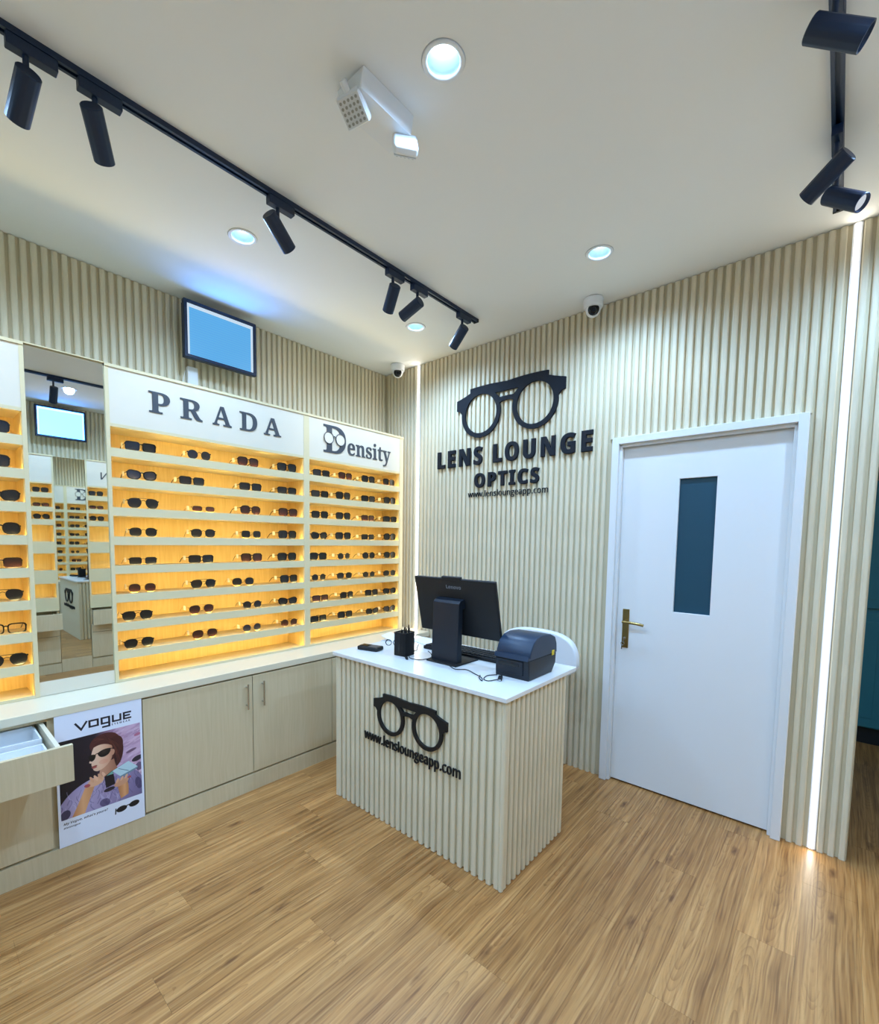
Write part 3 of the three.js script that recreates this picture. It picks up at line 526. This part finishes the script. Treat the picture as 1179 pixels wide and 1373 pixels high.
function outline(k, grow, side) {
  const s = shapes[k], pts = [], N = 28;
  for (let i = 0; i < N; i++) {
    const a = i / N * Math.PI * 2, c = Math.cos(a), q = Math.sin(a);
    let x = Math.sign(c) * Math.pow(Math.abs(c), 2 / s.n) * (s.w / 2 + grow), y = Math.sign(q) * Math.pow(Math.abs(q), 2 / s.n) * (s.h / 2 + grow);
    if (y < 0) x = x * (1 - s.drop * (-y / (s.h / 2 + grow)) * 0.8) + 0.18 * s.drop * (-y); // taper below, fuller outside
    const ct = Math.cos(s.tilt), st = Math.sin(s.tilt); const X = x * ct + y * st, Y = -x * st + y * ct;
    pts.push([side * X, Y]);
  }
  if (side < 0) pts.reverse(); return pts;
}
const protoG = new Map();
function glassesGeo(k, wire) {
  const key = k + wire; if (protoG.has(key)) return protoG.get(key);
  const s = shapes[k], half = s.w / 2 + (wire ? 0.0095 : 0.0085), rim = wire ? 0.0014 : 0.0042, cy = s.h / 2 + rim + 0.001;
  const frame = [], lens = [], temple = [], tag = [];
  for (const sd of [-1, 1]) {
    const o = new THREE.Shape(outline(k, rim, sd).map(p => new THREE.Vector2(...p))), inn = outline(k, -0.0004, sd).map(p => new THREE.Vector2(...p));
    o.holes.push(new THREE.Path(inn.slice().reverse()));
    const wrap = g => { g.rotateY(sd * 0.1); g.translate(sd * half, cy, 0); return g; };
    frame.push(wrap(new THREE.ExtrudeGeometry(o, { depth: wire ? 0.002 : 0.004, bevelEnabled: false })));
    lens.push(wrap(new THREE.ExtrudeGeometry(new THREE.Shape(outline(k, 0, sd).map(p => new THREE.Vector2(...p))), { depth: 0.0016, bevelEnabled: false }).translate(0, 0, 0.0006)));
    const hx = sd * (half + s.w / 2 + rim * 0.6), hy = cy + s.h * 0.26, r = wire ? 0.0011 : 0.002;
    temple.push(plain([bx(hx - 0.003, hx + 0.003, hy - 0.003, hy + 0.003, -0.006, 0.001), tube([[hx, hy, -0.003], [hx - sd * 0.001, hy - 0.002, -0.05], [hx - sd * 0.003, hy - 0.006, -0.092], [hx - sd * 0.006, Math.max(0.004, hy - 0.026), -0.125], [hx - sd * 0.007, 0.003, -0.136]], r, 14, 5)]));
    if (sd < 0) tag.push(bx(hx - 0.0035, hx - 0.002, hy - 0.016, hy + 0.007, -0.062, -0.036));
  }
  const by = cy + s.h * 0.22; frame.push(tube([[-half + s.w / 2, by, 0.002], [0, by + 0.004, 0.004], [half - s.w / 2, by, 0.002]], wire ? 0.0013 : 0.0028, 8, 6));
  if (wire && k === 'aviator') frame.push(tube([[-half + s.w * 0.28, cy + s.h * 0.5, 0.002], [0, cy + s.h * 0.52, 0.004], [half - s.w * 0.28, cy + s.h * 0.5, 0.002]], 0.0012, 8, 6));
  const r = { frame: plain(frame), lens, temple, tag: tag[0] }; protoG.set(key, r); return r;
}
const lensM = { black: M.lensBlack, brown: M.lensBrown, grey: M.lensGrey, clear: M.lensClear };
function glasses(label, k, lensC, frameM, at, turn, scale, group, tagged = true) {
  const wire = frameM === M.gold || frameM === M.gun, g = glassesGeo(k, wire);
  const t = thing(lensC === 'clear' ? 'spectacles' : 'sunglasses', label, lensC === 'clear' ? 'spectacles' : 'sunglasses', at, turn, group); t.scale.setScalar(scale);
  mesh('frame', g.frame, frameM, t); for (const l of g.lens) mesh('lens', l, lensM[lensC], t); for (const l of g.temple) mesh('temple', l, frameM, t);
  if (tagged) mesh('price_tag', g.tag, M.tag, t, 'small cream price tag');
  return t;
}
const ORD = ['top', 'second', 'third', 'fourth', 'fifth', 'sixth', 'seventh', 'eighth'], NTH = ['first', 'second', 'third', 'fourth'];
const F = { a: M.acetate, g: M.gun, o: M.gold, t: M.tortoise };
// rows of 'shape lens frame'
const A = [
  ['rect black a', 'round black g', 'square brown t', 'square black a'], ['cat grey a', 'rect black a', 'rect black a', 'rect black a'], ['aviator black g', 'slim brown o', 'hexagon brown t', 'square brown t'], ['hexagon black g', 'hexagon black g', 'square black o', 'square black a'],
  ['rect black g', 'rect black a', 'square brown t', 'square black a'], ['hexagon brown o', 'aviator black g', 'hexagon black o', 'square black a'], ['aviator black g', 'aviator brown o', 'round black g', 'cat black a'], ['aviator black g', 'aviator brown o', 'round grey o', 'round brown g']];
const AZ = [[2.052, 1.754, 1.46, 1.19], [2.051, 1.797, 1.446, 1.19], [2.048, 1.736, 1.449, 1.184], [2.052, 1.741, 1.446, 1.19], [2.057, 1.756, 1.446, 1.195], [2.065, 1.746, 1.504, 1.182], [2.092, 1.76, 1.446, 1.192], [2.088, 1.744, 1.451, 1.183]];
const cn = { black: 'black', brown: 'brown', grey: 'grey', clear: 'clear' };
A.forEach((row, r) => row.forEach((q, c) => { const [k, l, f] = q.split(' '); const wire = f === 'g' || f === 'o';
  glasses(`${cn[l]} ${words[k]} sunglasses, ${ORD[r]} shelf of the wide unit, ${NTH[c]} pair from the mirror`, k, l, F[f], [UX - 0.024, NICHES[r][0] + 0.0065, AZ[r][c]], Math.PI / 2 + R(-0.06, 0.08), R(1.02, 1.1), 'sunglasses in the wide display unit'); }));
const B = [
  ['rect black a', 'square brown t', 'square black a', 'square black t'], ['rect black a', 'square black a', 'rect black a', 'square black a'], ['square black a', 'square black a', 'rect brown t', 'rect black a'], ['cat black a', 'square black a', 'rect black a', 'hexagon black a'],
  ['square black a', 'round black g', 'round black a', 'hexagon black a'], ['round black g', 'hexagon black g', 'round black g', 'hexagon black g'], ['rect brown t', 'hexagon black a', 'square black a', 'cat black a'], ['rect black a', 'square black a', 'cat black a', 'cat grey a']];
const BZ = [[0.915, 0.702, 0.478, 0.257], [0.928, 0.722, 0.477, 0.245], [0.929, 0.722, 0.48, 0.242], [0.936, 0.722, 0.479, 0.242], [0.945, 0.715, 0.471, 0.242], [0.94, 0.709, 0.467, 0.242], [0.928, 0.689, 0.44, 0.242], [0.945, 0.705, 0.431, 0.242]];
B.forEach((row, r) => row.forEach((q, c) => { const [k, l, f] = q.split(' ');
  glasses(`${cn[l]} ${words[k]} sunglasses, ${ORD[r]} shelf of the corner unit, ${NTH[3 - c]} pair from slat wall`, k, l, F[f], [UX - 0.024, NICHES[r][0] + 0.0065, BZ[r][c]], Math.PI / 2 + R(-0.08, 0.1), R(1.0, 1.08), 'sunglasses in the corner display unit'); }));
const Cq = ['square black a', 'square black a', 'cat black a', 'hexagon black a', 'rect brown t', 'aviator black g', 'rect clear a', 'aviator black g'];
const CZ = [2.635, 2.64, 2.615, 2.615, 2.618, 2.62, 2.615, 2.618];
Cq.forEach((q, r) => { const [k, l, f] = q.split(' '); glasses(`${cn[l]} ${words[k]} ${l === 'clear' ? 'spectacles' : 'sunglasses'} on ${ORD[r]} shelf of the blank-header unit beside the mirror`, k, l, F[f], [UX - 0.024, NICHES[r][0] + 0.0065, CZ[r]], Math.PI / 2 + R(-0.05, 0.1), r === 7 ? 1.1 : 1.06, 'sunglasses in the blank-header unit', false); });

// ---------------------------------------------------------------- furniture along the right wall, seen in the mirror
{
  const N2 = [[1.962, 2.064], [1.812, 1.914], [1.678, 1.768], [1.44, 1.624], [1.13, 1.318], [0.83, 0.99]];
  const mk = (label, za, zb) => { const u = displayUnit(label, 0, 0, 0, 0, -1, RW); fillUnit(u, -zb, -za, -zb + 0.016, -za - 0.016, N2, UTOP, 0.7); return u; };
  const u1 = mk('lit display unit on the far wall, right of the reflected mirror', 0.62, 1.53), u2 = mk('blank-header display unit on the far wall, left of the reflected mirror', 1.81, 2.72);
  const w = new THREE.Group(); w.name = 'header_lettering'; u1.add(w); w.position.set(UX - 0.002, 0, 0); w.rotation.y = Math.PI / 2; mesh('letter', letterBox('N', sans, 1.315, 1.385, 2.16, 2.24, 0.003), M.grey, w);
  const t = thing('wall_mirror', 'tall mirror on the far wall between two display units', 'mirror', [RW - 0.335, 0.14, 1.67], Math.PI);
  mesh('mirror_glass', bx(-0.004, 0.0, 0, 2.22, -0.138, 0.138), M.mirror, t); mesh('backing_board', bx(-0.33, -0.005, 0, 2.222, -0.138, 0.138), M.cream, t);
  for (const [za, zb, lab, out] of [[0.62, 1.53, 'ash drawer cabinet with open drawer under the far wall unit, right of mirror', 0.09], [1.81, 2.72, 'ash drawer cabinet with open drawer under the far blank-header unit', 0.16]]) {
    const c = thing('drawer_cabinet', lab, 'cabinet', [RW, 0, (za + zb) / 2], Math.PI), hw = (zb - za) / 2 - 0.001;
    mesh('carcass', plain([bx(0.01, 0.32, 0.1, 0.12, -hw, hw), bx(0.01, 0.32, 0.12, 0.69, -hw, -hw + 0.018), bx(0.01, 0.32, 0.12, 0.69, hw - 0.018, hw), bx(0.01, 0.03, 0.12, 0.69, -hw + 0.018, hw - 0.018)]), M.veneer, c); mesh('plinth', bx(0.01, 0.34, 0, 0.1, -hw, hw), M.veneer, c);
    mesh('top_board', bx(0.01, 0.345, 0.69, 0.6995, -hw, hw), M.cream, c);
    mesh('door', rb(0.322, 0.34, 0.115, 0.405, -hw + 0.002, hw - 0.002, 0.0015), M.veneer, c); mesh('drawer_front', rb(0.322, 0.34, 0.41, 0.495, -hw + 0.002, hw - 0.002, 0.0015), M.veneer, c);
    const d = new THREE.Group(); d.name = 'drawer'; c.add(d); mesh('drawer_front', rb(0.322 + out, 0.34 + out, 0.5, 0.672, -hw + 0.002, hw - 0.002, 0.0015), M.veneer, d);
    mesh('drawer_side', bx(0.03 + out, 0.322 + out, 0.52, 0.65, -hw + 0.03, -hw + 0.045), M.worktop, d); mesh('drawer_side', bx(0.03 + out, 0.322 + out, 0.52, 0.65, hw - 0.045, hw - 0.03), M.worktop, d); mesh('drawer_bottom', bx(0.03 + out, 0.322 + out, 0.52, 0.53, -hw + 0.045, hw - 0.045), M.worktop, d);
  }
  const p = struct('trim_1', 'ash plinth under the far mirror'); mesh('board', bx(RW - 0.34, RW - 0.02, 0, 0.139, 1.532, 1.808), M.veneer, p);
  [['right of the reflected mirror', [1.43, 1.2, 0.95]], ['left of the reflected mirror', [1.92, 2.2, 2.45]]].forEach(([s, zs]) => { for (let r = 0; r < 3; r++) zs.forEach((z, c) => glasses(`${r === 1 && c === 0 ? 'brown' : 'black'} sunglasses on the far wall unit ${s}, ${ORD[r]} shelf, ${NTH[c]} pair`, ['square', 'slim', 'hexagon', 'rect'][(r + c) % 4], r === 1 && c === 0 ? 'brown' : 'black', M.acetate, [RW - UX + 0.026, N2[r][0] + 0.0065, z], -Math.PI / 2, 1.05, 'sunglasses on the far wall units', false)); });
}

// ---------------------------------------------------------------- screens
function screen(label, x, z, side) {
  const t = thing('television', label, 'screen', [x, 2.59, z], side > 0 ? Math.PI / 2 : -Math.PI / 2);
  const w = 0.226, h = 0.337, b = 0.02;
  mesh('bezel', plain([rb(-w, w, 0, b, 0, 0.035, 0.004), rb(-w, w, h - b, h, 0, 0.035, 0.004), rb(-w, -w + b, b - 0.002, h - b + 0.002, 0, 0.035, 0.004), rb(w - b, w, b - 0.002, h - b + 0.002, 0, 0.035, 0.004)]), M.spot, t);
  mesh('housing', bx(-w + 0.01, w - 0.01, 0.01, h - 0.01, -0.03, 0.024), M.black, t);
  const cv = document.createElement('canvas'); cv.width = 320; cv.height = 232; const c = cv.getContext('2d');
  c.fillStyle = '#d6ecff'; c.fillRect(0, 0, 320, 232); c.fillStyle = '#5fb6f6'; c.fillRect(10, 16, 298, 216);
  for (let i = 0; i < 40; i++) { c.fillStyle = i % 2 ? 'rgba(110,200,250,0.35)' : 'rgba(80,170,240,0.35)'; c.fillRect(10, 16 + i * 5.4, 298, 2.7); }
  const tx = new THREE.CanvasTexture(cv); tx.colorSpace = THREE.SRGBColorSpace;
  mesh('picture', new THREE.PlaneGeometry(2 * (w - b), h - 2 * b).translate(0, h / 2, 0.0262), new THREE.MeshStandardMaterial({ color: 0, roughness: 0.4, emissive: 0xffffff, emissiveMap: tx, emissiveIntensity: 1.35 }), t);
  mesh('wall_bracket', bx(-0.06, 0.06, 0.1, 0.24, -0.1, -0.03), M.black, t);
  t.updateMatrixWorld(true);
  const l = area(t, 2 * (w - b), h - 2 * b, V(0, h / 2, 0.0385), V(0, 0, 0), LEVEL.screenColor, LEVEL.screen); l.lookAt(t.localToWorld(V(0, h / 2, 1)));
}
screen('small black framed screen glowing blue above the wide display unit', 0.1, 1.5225, 1);
screen('small black framed screen glowing blue on the far wall above the mirror', RW - 0.1, 1.684, -1);
{
  const t = thing('socket_box', 'white socket box below the screen on the slat wall', 'socket', [0, 2.42, 1.665]);
  mesh('box', rb(0.001, 0.035, 0.02, 0.15, -0.03, 0.03, 0.003), M.whitePlastic, t); mesh('lead', tube([[0.02, 0.12, 0.04], [0.025, 0.06, 0.055], [0.03, -0.02, 0.06], [0.035, -0.047, 0.055]], 0.002, 16), M.whitePlastic, t);
}

// ---------------------------------------------------------------- ceiling fittings
for (const [i, [x, z]] of DOWN.entries()) {
  const seen = { '0.855,0.516': 'over the corner display unit', '2.139,0.516': 'in front of the slat wall near the door', '0.855,1.744': 'between lighting track and blue screen', '2.139,1.744': 'beside the twin-head emergency light' };
  const t = thing('downlight', 'recessed cool white downlight ' + (seen[`${x},${z}`] || `${x < 1 ? 'on display side' : x < 3 ? 'on middle line' : 'beyond door-side track'}, ${['first', 'second', 'third', 'fourth'][Math.floor(i / 3)]} row from slat wall`), 'downlight', [x, H, z], 0, 'recessed ceiling downlights');
  mesh('trim_ring', new THREE.LatheGeometry([[0.05, 0.001], [0.054, -0.004], [0.064, -0.005], [0.068, 0], [0.056, 0.0005]].map(p => new THREE.Vector2(...p)), 40), M.whitePlastic, t);
  mesh('reflector', new THREE.LatheGeometry([[0.052, 0.0], [0.046, 0.03], [0.036, 0.055], [0.0355, 0.058], [0.055, 0.06], [0.0555, 0]].map(p => new THREE.Vector2(...p)), 40), std('#b9d6e4', 0.25), t);
  mesh('lamp', new THREE.LatheGeometry([[0.0, 0.03], [0.018, 0.033], [0.03, 0.042], [0.035, 0.056], [0, 0.058]].map(p => new THREE.Vector2(...p)), 32), G.down, t);
  mesh('can', plain([cyl(0.056, 0.056, 0.05, 24).translate(0, 0.0855, 0)]), M.grey, t);
  const l = new THREE.SpotLight(new THREE.Color().setRGB(...LEVEL.downlightColor), LEVEL.downlight, 0, 1.42, 0.6, 2); l.position.set(0, -0.012, 0); l.target.position.set(0, -2, 0); t.add(l, l.target); l.shadow.radius = 2.2;
}
function rail(label, x, z0, z1) {
  const t = thing('lighting_track', label, 'lighting track', [x, H, 0], 0, 'black lighting tracks');
  mesh('rail', plain([bx(-0.017, 0.017, -0.006, -0.0005, z0, z1), bx(-0.017, -0.006, -0.02, -0.006, z0, z1), bx(0.006, 0.017, -0.02, -0.006, z0, z1)]), M.spot, t); mesh('end_cap', bx(-0.018, 0.018, -0.021, -0.0005, z0 - 0.012, z0), M.black, t); mesh('end_cap', bx(-0.018, 0.018, -0.021, -0.0005, z1, z1 + 0.012), M.black, t);
}
const TX1 = 1.238, TX2 = 3.055;
rail('black ceiling lighting track parallel to the display units', TX1, 0.345, 4.3); rail('black ceiling lighting track ending above the door', TX2, 0.18, 4.3);
const near = { S1: 'farthest along the track from the slat wall', S2: 'fifth from the slat wall on the long track', S3: 'fourth from the slat wall, angled alone mid-track', S4: 'third from slat wall, nearly upright, of a close pair', S5: 'second from slat wall, tilted sideways, of a close pair', S6: 'at the end of the long track near the slat wall', R1: 'on the door-side track, its rim turned outward', R2: 'on the door-side track, turned towards the counter', R4: 'on the door-side track, the third from its end', R3: 'at the end of the door-side track with lit lens' };
function spotlight(id, A0, B0, tx, lit, k = 1) {
  const a = V(...A0), b = V(...B0), d = b.clone().sub(a), Lh = d.length(), u = d.clone().normalize();
  // joint where the housing passes under the track
  let s = Math.abs(u.x) > 0.05 ? (tx - a.x) / u.x : 0.03; s = Math.max(0.02, Math.min(Lh * 0.55, s)); const j = a.clone().addScaledVector(u, s);
  const t = thing('track_spotlight', `black cylinder track spotlight ${near[id]}`, 'spotlight', [tx, H, j.z], 0, 'black track spotlights');
  const o = V(tx, H, j.z), loc = v => v.clone().sub(o);
  mesh('adapter', rb(-0.016, 0.016, -0.054, -0.0205, -0.075, 0.045, 0.003), M.spot, t);
  const jl = loc(j), up = V(0, -0.05, 0), st = cyl(0.008, 0.008, up.distanceTo(jl), 10); st.applyQuaternion(new THREE.Quaternion().setFromUnitVectors(V(0, 1, 0), jl.clone().sub(up).normalize())); st.translate(...up.clone().add(jl).multiplyScalar(0.5).toArray()); mesh('stem', st, M.spot, t);
  const r = 0.031, g = new THREE.LatheGeometry([[0, 0], [r - 0.003, 0], [r, 0.003], [r, Lh - 0.001], [r - 0.001, Lh], [r - 0.004, Lh], [r - 0.005, Lh - 0.016], [0, Lh - 0.0165]].map(p => new THREE.Vector2(...p)), 32);
  const q = new THREE.Quaternion().setFromUnitVectors(V(0, 1, 0), u), al = loc(a);
  const h = mesh('housing', toCreasedNormals(g, 0.6), M.spot, t); h.quaternion.copy(q); h.position.copy(al);
  mesh('lens', cyl(r - 0.0055, r - 0.0055, 0.003, 28).translate(0, Lh - 0.014, 0), lit ? G.spotLens : G.spotOff, h);
  if (k) { const l = new THREE.SpotLight(new THREE.Color().setRGB(...LEVEL.spotColor), LEVEL.spot * k, 0, 0.5, 0.8, 2); l.position.copy(loc(b.clone().addScaledVector(u, 0.004))); l.target.position.copy(loc(b.clone().addScaledVector(u, 2))); l.shadow.radius = 1.4; t.add(l, l.target); }
}
spotlight('S1', [1.262, 2.87, 2.595], [1.14, 2.792, 2.609], TX1, true);
spotlight('S2', [1.273, 2.87, 2.448], [1.165, 2.788, 2.388], TX1, true);
spotlight('S3', [1.255, 2.87, 1.832], [1.215, 2.795, 1.71], TX1, true);
spotlight('S4', [1.27, 2.87, 1.111], [1.17, 2.78, 1.07], TX1, true);
spotlight('S5', [1.262, 2.87, 0.903], [1.125, 2.82, 0.914], TX1, true);
spotlight('S6', [1.265, 2.87, 0.494], [1.145, 2.787, 0.463], TX1, true);
spotlight('R1', [3.006, 2.86, 1.282], [3.12, 2.785, 1.256], TX2, true);
spotlight('R2', [3.091, 2.86, 0.704], [2.974, 2.794, 0.64], TX2, true);
spotlight('R4', [3.03, 2.87, 1.93], [3.10, 2.74, 1.93], TX2, true);
spotlight('R3', [3.03, 2.86, 0.497], [3.134, 2.764, 0.54], TX2, true);
function dome(label, x, z, ry) {
  const t = thing('dome_camera', label, 'camera', [x, H, z], ry);
  mesh('mount', new THREE.LatheGeometry([[0, -0.001], [0.056, -0.001], [0.058, -0.006], [0.056, -0.045], [0.05, -0.056], [0, -0.056]].map(p => new THREE.Vector2(...p)), 36), M.whitePlastic, t);
  mesh('ball', new THREE.SphereGeometry(0.043, 32, 20).translate(0, -0.062, 0), M.whitePlastic, t); 
  const e = mesh('lens_window', new THREE.SphereGeometry(0.0435, 28, 14, 0, Math.PI * 2, 0, 0.85), M.blackGloss, t, 'black glossy lens window'); e.position.set(0, -0.062, 0); e.rotation.x = 1.95;
  const l = mesh('lens', cyl(0.012, 0.014, 0.008, 20).translate(0, 0.044, 0), M.gun, e);
}
dome('white dome camera on the ceiling above the door side of the wall sign', 1.938, 0.1, 0.5); dome('white dome camera on the ceiling in the display corner', 0.262, 0.11, 0.8);
{ // emergency light
  const t = thing('emergency_light', 'white twin-head emergency light on the ceiling', 'emergency light', [1.878, H, 1.785]);
  const p = new THREE.Shape(); p.moveTo(-0.062, 0); p.lineTo(0.062, 0); p.lineTo(0.05, -0.05); p.lineTo(-0.05, -0.055); p.closePath();
  const g = new THREE.ExtrudeGeometry(p, { depth: 0.22, bevelEnabled: true, bevelSize: 0.004, bevelThickness: 0.004, bevelSegments: 2 }); g.translate(0, -0.0045, -0.11); mesh('body', g, M.whitePlastic, t);
  const head = (x, y, z, rx, ry, rz) => { const h = new THREE.Group(); h.name = 'lamp_head'; t.add(h); h.position.set(x, y, z); h.rotation.set(rx, ry, rz, 'YXZ');
    mesh('shell', rb(-0.043, 0.043, -0.043, 0.043, -0.032, 0, 0.01, 3), M.whitePlastic, h); mesh('lens_cover', rb(-0.039, 0.039, -0.039, 0.039, 0.0, 0.005, 0.002), M.white, h);
    const dots = []; for (let i = 0; i < 5; i++) for (let j = 0; j < 5; j++) dots.push(cyl(0.0045, 0.0035, 0.004, 8).rotateX(Math.PI / 2).translate(-0.028 + i * 0.014, -0.028 + j * 0.014, 0.006)); mesh('led_cluster', plain(dots), std('#9a9a92', 0.3), h);
    mesh('neck', cyl(0.012, 0.012, 0.04, 12).translate(0, 0.05, -0.015), M.whitePlastic, h); };
  head(0.0, -0.088, 0.1, 1.0, 0.55, 0.25); head(0.03, -0.1, -0.105, 0.5, -2.2, 0);
}

scene.traverse(o => { if (o.isMesh) { o.castShadow = true; o.receiveShadow = true; } if (o.isSpotLight || o.isPointLight) o.castShadow = true; });
renderer.render(scene, camera);
